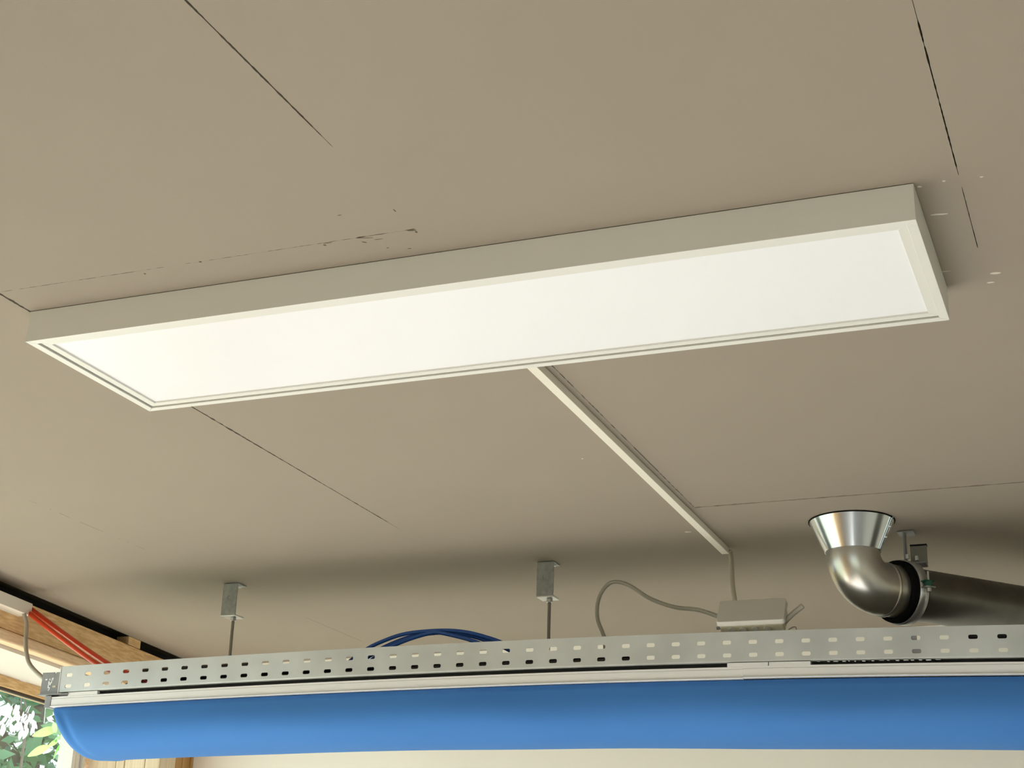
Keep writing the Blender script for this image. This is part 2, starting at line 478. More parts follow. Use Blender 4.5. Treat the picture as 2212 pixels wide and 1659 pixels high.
# ------------------------------------------------------------------ ceiling lamp
LX, LY, LH, RIM = 1.200, 0.3005, 0.0456, 0.0115
lamp = thing('ceiling_light', (LX / 2, LY / 2, 0), 'long white rectangular panel light with a deep frame on the plasterboard ceiling', 'ceiling light')
t_ = 0.0016
z0, z1 = -LH, -0.0008
e = 0.00025
def rim_side(p, q, inw):               # mitred L-shaped side: vertical skin with a narrow bottom lip
    p, q, inw = Vector(p), Vector(q), Vector(inw)
    d = (q - p).normalized()
    prof = [(0, z0), (RIM, z0), (RIM, z0 + 0.010), (t_, z0 + 0.010), (t_, z1), (0, z1)]
    a = [p + inw * s + d * (s + e) + Vector((0, 0, z)) for s, z in prof]
    b2 = [q + inw * s - d * (s + e) + Vector((0, 0, z)) for s, z in prof]
    n_ = len(prof)
    return MB().add(a + b2, [tuple(range(n_ - 1, -1, -1)), tuple(range(n_, 2 * n_))] + [(i, (i + 1) % n_, n_ + (i + 1) % n_, n_ + i) for i in range(n_)])
for p_, q_, i_ in [((0, 0, 0), (LX, 0, 0), (0, 1, 0)), ((LX, 0, 0), (LX, LY, 0), (-1, 0, 0)), ((LX, LY, 0), (0, LY, 0), (0, -1, 0)), ((0, LY, 0), (0, 0, 0), (1, 0, 0))]:
    link('side_profile', rim_side(p_, q_, i_), M['frame'], lamp, 0.0004)
# inner panel frame sits a little deeper than the rim
g0 = RIM + 0.0018
FW = 0.0115
zf = z0 + 0.0018
def flat_side(p, q, inw, w_, za, zb):
    p, q, inw = Vector(p), Vector(q), Vector(inw)
    d = (q - p).normalized()
    poly = [p, q, q + inw * w_ - d * w_, p + inw * w_ + d * w_]
    return MB().add([v + Vector((0, 0, za)) for v in poly] + [v + Vector((0, 0, zb)) for v in poly],
                    [(3, 2, 1, 0), (4, 5, 6, 7), (0, 1, 5, 4), (1, 2, 6, 5), (2, 3, 7, 6), (3, 0, 4, 7)])
a0, a1, b0, b1 = RIM + 0.0034, LX - RIM - 0.0002, RIM + 0.0008, LY - RIM - 0.0028
pf = MB()
for p_, q_, i_ in [((a0, b0, 0), (a1, b0, 0), (0, 1, 0)), ((a1, b0, 0), (a1, b1, 0), (-1, 0, 0)), ((a1, b1, 0), (a0, b1, 0), (0, -1, 0)), ((a0, b1, 0), (a0, b0, 0), (1, 0, 0))]:
    pf.add(*(lambda m_: (m_.v, m_.f))(flat_side(p_, q_, i_, FW, zf, zf + 0.008)))
link('panel_frame', pf, M['frame'], lamp, 0.0004)
d_ = g0 + FW - 0.001
link('diffuser', MB().box(a0 + FW - 0.001, a1 - FW + 0.001, b0 + FW - 0.001, b1 - FW + 0.001, zf + 0.0028, zf + 0.006), M['diffuser'], lamp)
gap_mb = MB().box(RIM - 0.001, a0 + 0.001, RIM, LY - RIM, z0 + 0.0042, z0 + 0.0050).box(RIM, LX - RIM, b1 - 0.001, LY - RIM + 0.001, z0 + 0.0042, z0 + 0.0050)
link('shadow_gap', gap_mb, M['dark'], lamp)  # dark strips stand in for the shade inside the gap
link('back_plate', MB().box(0.004, LX - 0.004, 0.004, LY - 0.004, zf + 0.010, zf + 0.016), M['dark'], lamp)

# surface trunking from the lamp to the cable tray
TX0, TX1 = 0.5935, 0.6090
tk = MB().box(TX0, TX1, LY + 0.0006, 1.512, -0.0135, -0.0004)
tr_ = tag(link('cable_trunking', tk, M['trunk'], None, 0.0006), 'narrow cream cable trunking running from the panel light across the ceiling', 'trunking')

# ------------------------------------------------------------------ perforated cable tray
TY0, TW = 1.300, 0.270
XA, XB = -0.881, 2.05
def bow(x):
    if x < 0.15: return -0.0105 * ((x - 0.15) / 1.04) ** 2
    if x < 1.4: return -0.0155 * ((x - 0.15) / 1.04) ** 2
    return -0.0155 * 1.4448 - 0.030 * (x - 1.4)
def bend(x, y, z): return (x, y, z + bow(x))
ZT, ZBt = -0.2195, -0.2770             # top and bottom of the tray at mid-span
tray = thing('cable_tray', (0.15, TY0 + TW / 2, ZBt), 'grey perforated steel cable tray hanging on rods above the blue cloth', 'cable tray')
S0, SP = -0.858, 0.05037
NS = 58
slots = [S0 + SP * i for i in range(NS)]
ZR = [ZT - 0.0190, ZT - 0.0435]
def slot_ring(cx, cz, hw, hh):         # 12 points, rounded rectangle
    r_ = 0.0028
    pts = []
    for (sx, sz, a0_) in ((1, 1, 0), (-1, 1, 90), (-1, -1, 180), (1, -1, 270)):
        for k in range(3):
            g = math.radians(a0_ + 45 * k)
            pts.append((cx + sx * (hw - r_) + r_ * math.cos(g), cz + sz * (hh - r_) + r_ * math.sin(g)))
    return pts
def perforated(y, th, xa, xb, zb, zt, slot_x, rows, hw, hh):
    mb = MB()
    zmid = (rows[0] + rows[1]) / 2
    xs = [xa] + [(p + q) / 2 for p, q in zip(slot_x[:-1], slot_x[1:])] + [xb]
    bands = [(zt, zmid), (zmid, zb)]
    for i, sx in enumerate(slot_x):
        for (b_t, b_b), rz in zip(bands, rows):
            inner = slot_ring(sx, rz, hw, hh)
            L_, R_ = xs[i], xs[i + 1]
            outer = [(R_, rz), (R_, b_t), (sx, b_t), (sx, b_t), (L_, b_t), (L_, rz), (L_, rz), (L_, b_b), (sx, b_b), (sx, b_b), (R_, b_b), (R_, rz)]
            for yy, flip in ((y, False), (y + th, True)):
                vs_ = [(p[0], yy, p[1]) for p in inner] + [(p[0], yy, p[1]) for p in outer]
                fs_ = []
                for k in range(12):
                    k2 = (k + 1) % 12
                    q = (k, k2, 12 + k2, 12 + k)
                    if outer[k] == outer[k2]: q = (k, k2, 12 + k)
                    fs_.append(q if not flip else q[::-1])
                mb.add(vs_, fs_)
            vs_ = [(p[0], y, p[1]) for p in inner] + [(p[0], y + th, p[1]) for p in inner]
            mb.add(vs_, [(k, 12 + k, 12 + (k + 1) % 12, (k + 1) % 12) for k in range(12)])
    return mb
fl = perforated(TY0, 0.0012, XA, XB, ZBt + 0.003, ZT, slots, ZR, 0.0083, 0.0040)
# outer edges, rolled top lip and the rounded fold to the floor of the tray
nseg = 60
def strip(prof, xa=XA, xb=XB, smooth=False):
    mb = MB()
    n_ = len(prof)
    vs_, fs_ = [], []
    for i in range(nseg + 1):
        x = xa + (xb - xa) * i / nseg
        vs_ += [(x, y, z) for y, z in prof]
    for i in range(nseg):
        for k in range(n_):
            k2 = (k + 1) % n_
            fs_.append((i * n_ + k, (i + 1) * n_ + k, (i + 1) * n_ + k2, i * n_ + k2))
    fs_.append(tuple(range(n_ - 1, -1, -1))[::-1]); fs_.append(tuple(nseg * n_ + k for k in range(n_))[::-1])
    return mb.add(vs_, fs_, smooth)
link('front_flange', fl.bend(bend), M['galv'], tray)
link('top_lip', strip([(TY0 - 0.0004, ZT - 0.0008), (TY0 - 0.0004, ZT + 0.0012), (TY0 + 0.012, ZT + 0.0012), (TY0 + 0.012, ZT - 0.0002), (TY0 + 0.0014, ZT - 0.0008)]).bend(bend), M['galv'], tray)
link('bottom_fold', strip([(TY0, ZBt + 0.0032), (TY0 + 0.0006, ZBt + 0.0012), (TY0 + 0.003, ZBt), (TY0 + 0.02, ZBt), (TY0 + 0.02, ZBt + 0.0012), (TY0 + 0.003, ZBt + 0.0012), (TY0 + 0.0012, ZBt + 0.0032)]).bend(bend), M['galv'], tray, 0)
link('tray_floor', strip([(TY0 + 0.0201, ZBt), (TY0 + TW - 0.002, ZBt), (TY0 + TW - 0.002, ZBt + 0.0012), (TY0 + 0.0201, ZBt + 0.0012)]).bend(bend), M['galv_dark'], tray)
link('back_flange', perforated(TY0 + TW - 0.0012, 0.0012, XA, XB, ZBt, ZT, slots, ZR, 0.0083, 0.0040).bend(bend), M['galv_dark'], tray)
# splice plate behind the slots near the pipe
link('splice_plate', MB().box(0.975, 1.0075, TY0 + 0.0018, TY0 + 0.0033, ZBt + 0.004, ZT - 0.002).box(1.0075, 1.016, TY0 + 0.0018, TY0 + 0.0033, ZBt + 0.004, ZT - 0.028).box(1.0075, 1.016, TY0 + 0.0018, TY0 + 0.0033, ZT - 0.011, ZT - 0.002).box(1.016, 1.035, TY0 + 0.0018, TY0 + 0.0033, ZBt + 0.004, ZT - 0.002).bend(bend), M['galv_dark'], tray)
for bx_ in (-0.60, 0.20, 0.985):
    link('cross_bar', MB().box(bx_ - 0.015, bx_ + 0.015, TY0 + 0.0215, TY0 + TW - 0.014, ZBt - 0.004, ZBt - 0.0005).bend(bend), M['galv_dark'], tray)

# end plate left of the tray, with notch, slot and printed marks
pz = bow(-0.9)
ep = thing('end_plate', (-0.907, TY0, -0.295), 'small dark grey steel plate with white marks at the left tray end', 'bracket')
def poly_plate(outer, y, th):
    n_ = len(outer)
    return MB().add([(p[0], y, p[1]) for p in outer] + [(p[0], y + th, p[1]) for p in outer],
                    [tuple(range(n_)), tuple(range(2 * n_ - 1, n_ - 1, -1))] + [(i, n_ + i, n_ + (i + 1) % n_, (i + 1) % n_) for i in range(n_)])
ex0, ex1, ez0, ez1 = -0.9345, -0.8835, -0.289, -0.2400
link('plate', poly_plate([(ex0, ez0), (ex1, ez0), (ex1, ez1), (-0.896, ez1), (-0.8985, ez1 - 0.005), (-0.901, ez1), (ex0 + 0.001, ez1)], TY0 + 0.003, 0.0015), M['galv_dark'], ep)
link('fold', MB().box(ex1 + 0.0004, ex1 + 0.0022, TY0 - 0.0015, TY0 + 0.004, ez0 - 0.002, ZT + bow(-0.88)), M['alu'], ep)
link('foot', MB().box(ex0, -0.852, TY0 - 0.006, TY0 + 0.03, ez0 - 0.0030, ez0 - 0.0010), M['galv_dark'], ep)
link('slot_insert', MB().box(-0.9020, -0.8930, TY0 + 0.0018, TY0 + 0.0028, -0.2745, -0.2700), M['cream'], ep, 0.0004)
for (x, z, w_, h_) in [(-0.9215, -0.2560, 0.0045, 0.0030), (-0.9120, -0.2560, 0.0022, 0.0036), (-0.9135, -0.2640, 0.0024, 0.0080), (-0.9095, -0.2660, 0.0030, 0.0060), (-0.9050, -0.2560, 0.0034, 0.0060),
                       (-0.9065, -0.2600, 0.0026, 0.0090), (-0.9140, -0.2720, 0.0026, 0.0070), (-0.9105, -0.2760, 0.0024, 0.0060), (-0.9125, -0.2800, 0.0022, 0.0030), (-0.9030, -0.2540, 0.0020, 0.0040)]:
    link('printed_mark', MB().box(x - w_ / 2, x + w_ / 2, TY0 + 0.0024, TY0 + 0.0029, z - h_ / 2, z + h_ / 2), M['label'], ep)

# ------------------------------------------------------------------ aluminium rail under the tray
ZRt, ZRb = -0.2860, -0.3085
rail = thing('curtain_rail', (0.15, TY0, ZRb), 'long pale aluminium rail under the perforated tray holding the blue cloth', 'rail')
def rail_prof(dy=0.0, dz=0.0):
    q = [(0.0, ZRt + 0.0003), (0.0, ZRt - 0.0032), (0.0010, ZRt - 0.0036), (0.0010, ZRt - 0.0042), (-0.0004, ZRt - 0.0046), (-0.0004, ZRb + 0.0035), (-0.0030, ZRb + 0.0026), (-0.0036, ZRb + 0.0010), (-0.0018, ZRb), (0.020, ZRb), (0.020, ZRt + 0.0003)]
    return [(TY0 - 0.001 + dy + y, z + dz) for y, z in q]
link('rail_length', strip(rail_prof(), -0.8975, 0.684).bend(bend), M['alu'], rail, 0.0002)
link('rail_length', strip(rail_prof(-0.0006, 0.0011), 0.6842, XB).bend(bend), M['alu'], rail, 0.0002)
link('end_cap', MB().box(-0.9145, -0.8978, TY0 - 0.0025, TY0 + 0.026, ZRb + bow(-0.9) - 0.001, ZRt + bow(-0.9) + 0.0035), M['galv_dark'], rail, 0.001)
link('back_rail', strip([(TY0 + TW - 0.012, ZRt), (TY0 + TW - 0.012, ZRb), (TY0 + TW + 0.006, ZRb), (TY0 + TW + 0.006, ZRt)], -1.03, XB).bend(bend), M['alu'], rail)
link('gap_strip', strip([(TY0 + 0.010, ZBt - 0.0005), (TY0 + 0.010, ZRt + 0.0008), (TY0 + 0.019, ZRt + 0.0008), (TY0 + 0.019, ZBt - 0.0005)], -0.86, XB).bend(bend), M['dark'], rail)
for (xa_, xb_) in ((-0.854, -0.776), (0.6535, 0.7318), (0.7335, 0.8118)):
    link('spacer', MB().box(xa_, xb_, TY0 - 0.0016, TY0 + 0.0095, ZRt + 0.0006, ZBt - 0.0008).bend(bend), M['alu'], rail, 0.0004)
for k in range(16):                     # crumbs of sealant in the joint by the splice
    x = 0.825 + 0.014 * k + rnd.uniform(-0.004, 0.004)
    w_ = rnd.uniform(0.003, 0.010)
    link('sealant_crumb', MB().box(x, x + w_, TY0 + 0.0005, TY0 + 0.008, ZBt - rnd.uniform(0.0012, 0.0038), ZBt - 0.0006).bend(bend), M['galv'], rail, 0.0008)

# ------------------------------------------------------------------ blue cloth slung under the rail
XC0, XC1 = -0.893, 2.0
NU, NV = 300, 40
cl = MB()
vs_, fs_ = [], []
for i in range(NU + 1):
    # closer spacing near the left end
    t = i / NU
    x = XC0 + (XC1 - XC0) * (0.35 * t * t + 0.65 * t ** 1.0 if False else t ** 1.6)
    s = x - XC0
    tt = min(1.0, s / 0.095)
    env = (1 - (1 - tt) ** 2.0) ** 0.58
    D_ = 0.1080 + 0.004 * math.sin(1.7 * x + 0.4) - 0.004 * ramp(x, -0.8, -0.3) + 0.0085 * ramp(x, 0.0, 1.3)
    D_ = max(0.001, D_ * env)
    half = 0.122 * (0.25 + 0.75 * env)
    for k in range(NV + 1):
        a = math.pi * k / NV
        yy = 1.4275 - half * math.cos(a) * (1.0 + 0.04 * math.sin(a)) - (0.122 - half)
        zz = -D_ * (math.sin(a) ** 0.86 if a not in (0, math.pi) else 0)
        yy -= 0.034 * env * (math.sin(1.5 * a) if a < 2.09 else 0.0)
        xs_ = -0.5 * (yy - 1.30) * math.exp(-s / 0.2) * env
        w1 = 0.0030 * math.sin(9 * x - 2.0 * a + 1.5 * math.sin(2.1 * x)) * math.sin(a)
        w2 = 0.0040 * math.exp(-((x - 0.75 - 0.40 * (0.9 - a)) / 0.13) ** 2) * math.sin(a)
        w3 = 0.0035 * math.exp(-((x - 1.15 - 0.50 * (0.9 - a)) / 0.10) ** 2) * math.sin(a)
        crease = 0.014 * math.exp(-((s - 0.018 - 0.055 * a) / 0.013) ** 2) * math.sin(a) * (a < 1.9) * ramp(s, 0.0, 0.02)
        vs_.append((x + xs_, yy - w1 - w2 + w3 + crease, zz + (ZRb - 0.001) + bow(x)))
for i in range(NU):
    for k in range(NV):
        p = i * (NV + 1) + k
        fs_.append((p, p + NV + 1, p + NV + 2, p + 1))
cl.add(vs_, fs_, True)
cloth = tag(link('blue_cloth', cl, M['cloth']), 'blue fabric sling hanging slack under the pale aluminium rail', 'cloth')
sm = cloth.modifiers.new('thickness', 'SOLIDIFY'); sm.thickness = 0.0012; sm.offset = 1

# ------------------------------------------------------------------ hangers
def hanger(x, y, zt, label, lean=0.0):
    t = thing('hanger_bracket', (x, y, 0), label, 'bracket', 'rod hangers of the cable tray')
    hw, hh, dp, th = 0.0195, 0.076, 0.040, 0.0028
    # plate with a round punched hole, built as a ring of quads
    n_ = 16
    cx_, cz_ = x, -0.036
    inner = [(cx_ + 0.0055 * math.cos(2 * math.pi * k / n_), cz_ + 0.0055 * math.sin(2 * math.pi * k / n_)) for k in range(n_)]
    outer = []
    for k in range(n_):
        c_, s_ = math.cos(2 * math.pi * k / n_), math.sin(2 * math.pi * k / n_)
        m_ = max(abs(c_) , abs(s_))
        px_ = c_ / m_ * hw
        pz_ = s_ / m_
        outer.append((x + px_, (-0.036 + pz_ * 0.0350) if pz_ > 0 else (-0.036 + pz_ * 0.040)))
    mb = MB()
    for yy, fl_ in ((y, False), (y + th, True)):
        mb.add([(p[0], yy, p[1]) for p in inner] + [(p[0], yy, p[1]) for p in outer],
               [((k, (k + 1) % n_, n_ + (k + 1) % n_, n_ + k) if not fl_ else (n_ + k, n_ + (k + 1) % n_, (k + 1) % n_, k)) for k in range(n_)])
    mb.add([(p[0], y, p[1]) for p in outer] + [(p[0], y + th, p[1]) for p in outer], [(k, (k + 1) % n_, n_ + (k + 1) % n_, n_ + k) for k in range(n_)])
    mb.add([(p[0], y, p[1]) for p in inner] + [(p[0], y + 0.0012, p[1]) for p in inner], [(k, n_ + k, n_ + (k + 1) % n_, (k + 1) % n_) for k in range(n_)] + [tuple(range(n_, 2 * n_))])
    link('web_plate', mb, M['bracket'], t)
    link('top_flange', MB().box(x - hw + 0.003, x + hw, y, y + dp, -0.0032, -0.0004), M['bracket'], t, 0.001)
    link('bottom_flange', MB().box(x - hw, x + hw, y - 0.001, y + dp, -0.0800, -0.0755), M['nut'], t, 0.0014)
    link('screw', MB().tube([(x + 0.012, y + 0.022, -0.0034), (x + 0.012, y + 0.022, -0.0075)], [0.0055, 0.0042], 10), M['nut'], t)
    hexp = [Vector((0.0075 * math.cos(math.pi / 3 * k), 0.0075 * math.sin(math.pi / 3 * k), 0)) for k in range(6)]
    link('nut', MB().prism(hexp, (x + 0.004, y + 0.019, -0.0880), (x + 0.004, y + 0.019, -0.0802)), M['nut'], t, 0.0008)
    rz = [(x + 0.004, y + 0.019, -0.0880 - 0.002 * k) for k in range(int((0.0 - 0.0880 - (ZBt + bow(x) + 0.004)) / 0.002))]
    rr = [0.0040 if k % 2 else 0.0035 for k in range(len(rz))]
    link('threaded_rod', MB().tube(rz, rr, 10), M['rod'], t)
    return t
hanger(-0.603, 1.528, ZT, 'leftmost galvanised rod hanger screwed to the ceiling above the tray')
hanger(0.196, 1.522, ZT, 'middle galvanised rod hanger, between the blue cables and the grey cable loop')

# ------------------------------------------------------------------ exhaust pipe
PC = Vector((0.887, 1.378, 0))
FB, RP = -0.062, 0.0515
pipe = thing('exhaust_pipe', (PC.x, PC.y, 0), 'metal duct with funnel collar on the ceiling and elbow leading right', 'duct')
fn = [(0.0, 0.0815), (-0.0006, 0.0822), (FB, RP + 0.0022), (FB, RP + 0.0012), (-0.0006, 0.0805)]
mbf = MB()
for r_a, r_b in ((0.0822, RP + 0.0024), (0.0806, RP + 0.0008)):
    vs_ = []
    for k in range(96):
        g = 2 * math.pi * k / 96
        vs_ += [(PC.x + r_a * math.cos(g), PC.y + r_a * math.sin(g), -0.0006), (PC.x + r_b * math.cos(g), PC.y + r_b * math.sin(g), FB)]
    mbf.add(vs_, [(2 * k, 2 * k + 1, (2 * k + 3) % 192, (2 * k + 2) % 192) for k in range(96)], True)
mbf.add([p for p in mbf.v], [(2 * k + 1, 2 * k + 193, (2 * k + 3) % 192 + (192 if (2 * k + 3) % 192 < 0 else 0) + 192 if False else 192 + (2 * k + 3) % 192, (2 * k + 3) % 192) for k in range(96)])
link('funnel', mbf, M['funnel'], pipe)
link('funnel_bead', MB().ring((PC.x, PC.y, -0.0016), (0, 0, 1), [(-0.001, 0.081), (0.001, 0.0815), (0.001, 0.0835), (-0.001, 0.083)], 64), M['rubber'], pipe)
# seam with two rivets on the right of the funnel
seam_a = math.radians(-12)
for zz in (-0.018, -0.038):
    rr_ = 0.082 + (RP + 0.002 - 0.082) * (zz / FB) + 0.001
    link('rivet', MB().tube([(PC.x + (rr_ - 0.001) * math.cos(seam_a), PC.y + (rr_ - 0.001) * math.sin(seam_a), zz), (PC.x + (rr_ + 0.0045) * math.cos(seam_a), PC.y + (rr_ + 0.0045) * math.sin(seam_a), zz - 0.0015)], [0.0028, 0.0018], 8), M['nut'], pipe)
sm_ = MB()
sm_.hexa([(PC.x + (RP + 0.002) * math.cos(seam_a), PC.y + (RP + 0.002) * math.sin(seam_a) - 0.004, FB), (PC.x + (RP + 0.004) * math.cos(seam_a), PC.y + (RP + 0.004) * math.sin(seam_a) - 0.004, FB), (PC.x + (RP + 0.004) * math.cos(seam_a), PC.y + (RP + 0.004) * math.sin(seam_a) + 0.004, FB), (PC.x + (RP + 0.002) * math.cos(seam_a), PC.y + (RP + 0.002) * math.sin(seam_a) + 0.004, FB),
          (PC.x + 0.082 * math.cos(seam_a), PC.y + 0.082 * math.sin(seam_a) - 0.004, -0.001), (PC.x + 0.0845 * math.cos(seam_a), PC.y + 0.0845 * math.sin(seam_a) - 0.004, -0.001), (PC.x + 0.0845 * math.cos(seam_a), PC.y + 0.0845 * math.sin(seam_a) + 0.004, -0.001), (PC.x + 0.082 * math.cos(seam_a), PC.y + 0.082 * math.sin(seam_a) + 0.004, -0.001)])
link('funnel_seam', sm_, M['funnel'], pipe)
AZ = math.radians(42)
pd = Vector((math.sin(AZ), math.cos(AZ), 0))
RB = 0.0625
zc = FB - 0.002
pts = [Vector((PC.x, PC.y, zc + 0.012)), Vector((PC.x, PC.y, zc + 0.004))]
for k in range(17):
    a = math.pi / 2 * k / 16
    pts.append(Vector((PC.x, PC.y, zc)) + pd * RB * (1 - math.cos(a)) + Vector((0, 0, -RB * math.sin(a))))
axis_z = zc - RB
P1 = pts[-1].copy()
pts.append(P1 + pd * 0.008)
link('elbow', MB().tube(pts, RP, 48, cap=False), M['pipe'], pipe)
link('weld_seam', MB().ring(P1 + pd * 0.008, pd, [(-0.0035, RP - 0.001), (-0.0025, RP + 0.0016), (0.0025, RP + 0.0018), (0.0035, RP - 0.001)], 64), M['pipe'], pipe)
link('pipe_collar', MB().tube([P1 + pd * 0.008, P1 + pd * 0.040, P1 + pd * 0.060], [RP, RP, RP], 48, cap=False), M['pipe'], pipe)
PE = P1 + pd * 3.0
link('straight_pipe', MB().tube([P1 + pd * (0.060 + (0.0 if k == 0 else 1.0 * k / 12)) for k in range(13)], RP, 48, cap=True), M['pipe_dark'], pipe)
# clamp
cc = P1 + pd * 0.052
clamp = thing('pipe_clamp', (cc.x, cc.y, 0), 'rubber lined pipe clamp with green bolt on a ceiling bracket around the duct', 'pipe clamp')
link('rubber_lining', MB().ring(cc, pd, [(-0.020, RP + 0.0005), (-0.021, RP + 0.0085), (-0.014, RP + 0.0100), (0.019, RP + 0.0080), (0.020, RP + 0.0005)], 64), M['rubber'], clamp)
link('clamp_band', MB().ring(cc + pd * 0.004, pd, [(-0.0105, RP + 0.0094), (-0.0100, RP + 0.0122), (0.0, RP + 0.0112), (0.0100, RP + 0.0122), (0.0105, RP + 0.0094)], 64), M['nut'], clamp, 0)
sd = pd.cross(Vector((0, 0, 1))).normalized()       # towards the camera side
lug = cc + pd * 0.005 + sd * (RP + 0.013) + Vector((0, 0, 0.006))
link('lug', MB().hexa([tuple(lug + a_ * pd + b_ * sd + Vector((0, 0, c_))) for c_ in (-0.010, -0.0075) for a_, b_ in ((-0.011, -0.002), (0.011, -0.002), (0.011, 0.016), (-0.011, 0.016))]), M['nut'], clamp, 0.001)
link('lug', MB().hexa([tuple(lug + a_ * pd + b_ * sd + Vector((0, 0, c_))) for c_ in (0.002, 0.0045) for a_, b_ in ((-0.011, -0.002), (0.011, -0.002), (0.011, 0.014), (-0.011, 0.014))]), M['green'], clamp, 0.001)
link('washer', MB().tube([lug + sd * 0.008 + Vector((0, 0, -0.0075)), lug + sd * 0.008 + Vector((0, 0, 0.0018))], 0.0075, 12), M['green'], clamp, 0.001)
link('bolt', MB().tube([lug + sd * 0.008 + Vector((0, 0, -0.016)), lug + sd * 0.008 + Vector((0, 0, 0.022))], 0.0022, 8), M['nut'], clamp)
link('bolt_head', MB().tube([lug + sd * 0.008 + Vector((0, 0, -0.0175)), lug + sd * 0.008 + Vector((0, 0, -0.0105))], 0.0052, 6), M['nut'], clamp)
bx0 = cc.x - 0.004
link('ceiling_flange', MB().box(0.960, 0.992, 1.470, 1.505, -0.0032, -0.0004), M['galv_dark'], clamp, 0.0008)
link('side_web', MB().box(0.9705, 0.9735, 1.472, 1.503, -0.064, -0.0033), M['galv_dark'], clamp)
link('web_plate', MB().box(0.9795, 1.0120, 1.502, 1.505, axis_z + RP + 0.006, -0.0250), M['rod'], clamp, 0.0006)
link('bottom_flange', MB().box(0.9700, 1.0120, 1.472, 1.507, axis_z + RP + 0.0075, axis_z + RP + 0.0105), M['galv_dark'], clamp, 0.0006)
link('plate_lip', MB().box(0.9795, 1.0120, 1.500, 1.515, -0.0248, -0.0222), M['dark'], clamp)
for bx_, bz_ in ((0.978, 0.016), (0.996, 0.0115)):
    link('bolt_head', MB().tube([(bx_, 1.468, axis_z + RP + bz_), (bx_, 1.468, axis_z + RP + bz_ + 0.009)], 0.0042, 6), M['nut'], clamp)
# dust ring on the ceiling around the funnel rim
for k in range(18):
    a = rnd.uniform(0, 2 * math.pi)
    link('scrape_mark', blob(PC.x + 0.088 * math.cos(a) + rnd.uniform(0, 0.006), PC.y + 0.088 * math.sin(a), rnd.uniform(0.0008, 0.002), rnd.uniform(0.0006, 0.0014), 0.0003, a), M['crack_dark'], ceiling)

# ------------------------------------------------------------------ junction box on the tray
jb = thing('junction_box', (0.70, 1.325, -0.22), 'grey plastic junction box tilted on top of the tray', 'junction box')
def tilt(mb, cx, cy, cz, a, yaw=0.0):
    ca, sa = math.cos(a), math.sin(a)
    cyw_, syw_ = math.cos(yaw), math.sin(yaw)
    def f_(x, y, z):
        y2, z2 = y * ca - z * sa, y * sa + z * ca
        return (cx + x * cyw_ - y2 * syw_, cy + x * syw_ + y2 * cyw_, cz + z2)
    return mb.bend(f_)
TA = math.radians(-34)
jc = (0.6990, 1.3250, -0.1880)
def rbox(mb, hx, y0, y1, hz, r_, taper=0.0):      # rounded rectangle in x/z extruded in y
    pts_ = []
    for (sx, sz, a0_) in ((1, 1, 0), (-1, 1, 90), (-1, -1, 180), (1, -1, 270)):
        for k in range(4):
            g = math.radians(a0_ + 30 * k)
            pts_.append((sx * (hx - r_) + r_ * math.cos(g), sz * (hz - r_) + r_ * math.sin(g)))
    n_ = len(pts_)
    return mb.add([(p[0] * (1 - taper), y0, p[1] * (1 - taper)) for p in pts_] + [(p[0], y1, p[1]) for p in pts_],
                  [tuple(range(n_)), tuple(range(2 * n_ - 1, n_ - 1, -1))] + [(i, n_ + i, n_ + (i + 1) % n_, (i + 1) % n_) for i in range(n_)])
link('lid', tilt(rbox(MB(), 0.0665, -0.016, -0.004, 0.030, 0.006, 0.02), *jc, TA, 0.02), M['box'], jb, 0.0012)
link('body', tilt(rbox(MB(), 0.0625, -0.0035, 0.020, 0.027, 0.005), *jc, TA, 0.02), M['cream'], jb, 0.001)
for k in range(4):
    link('knockout', tilt(MB().tube([(-0.040 + 0.023 * k, 0.008, -0.027), (-0.040 + 0.023 * k, 0.008, -0.0310)], 0.0070, 14), *jc, TA, 0.02), M['box'], jb)
link('cable_gland', MB().tube(spline([(0.755, 1.325, -0.209), (0.765, 1.325, -0.198), (0.779, 1.325, -0.186), (0.793, 1.325, -0.176), (0.797, 1.325, -0.173)], 4), [0.0030] + [0.0052] * 14 + [0.0050, 0.0030], 12), M['cable_grey'], jb)
link('clip', MB().tube(spline([(0.765, 1.318, -0.223), (0.774, 1.318, -0.216), (0.782, 1.318, -0.215), (0.784, 1.318, -0.221)], 4), 0.0011, 8), M['galv_dark'], jb)
link('screw', MB().tube([(0.638, 1.315, -0.210), (0.630, 1.313, -0.211)], 0.0030, 8), M['galv_dark'], jb)

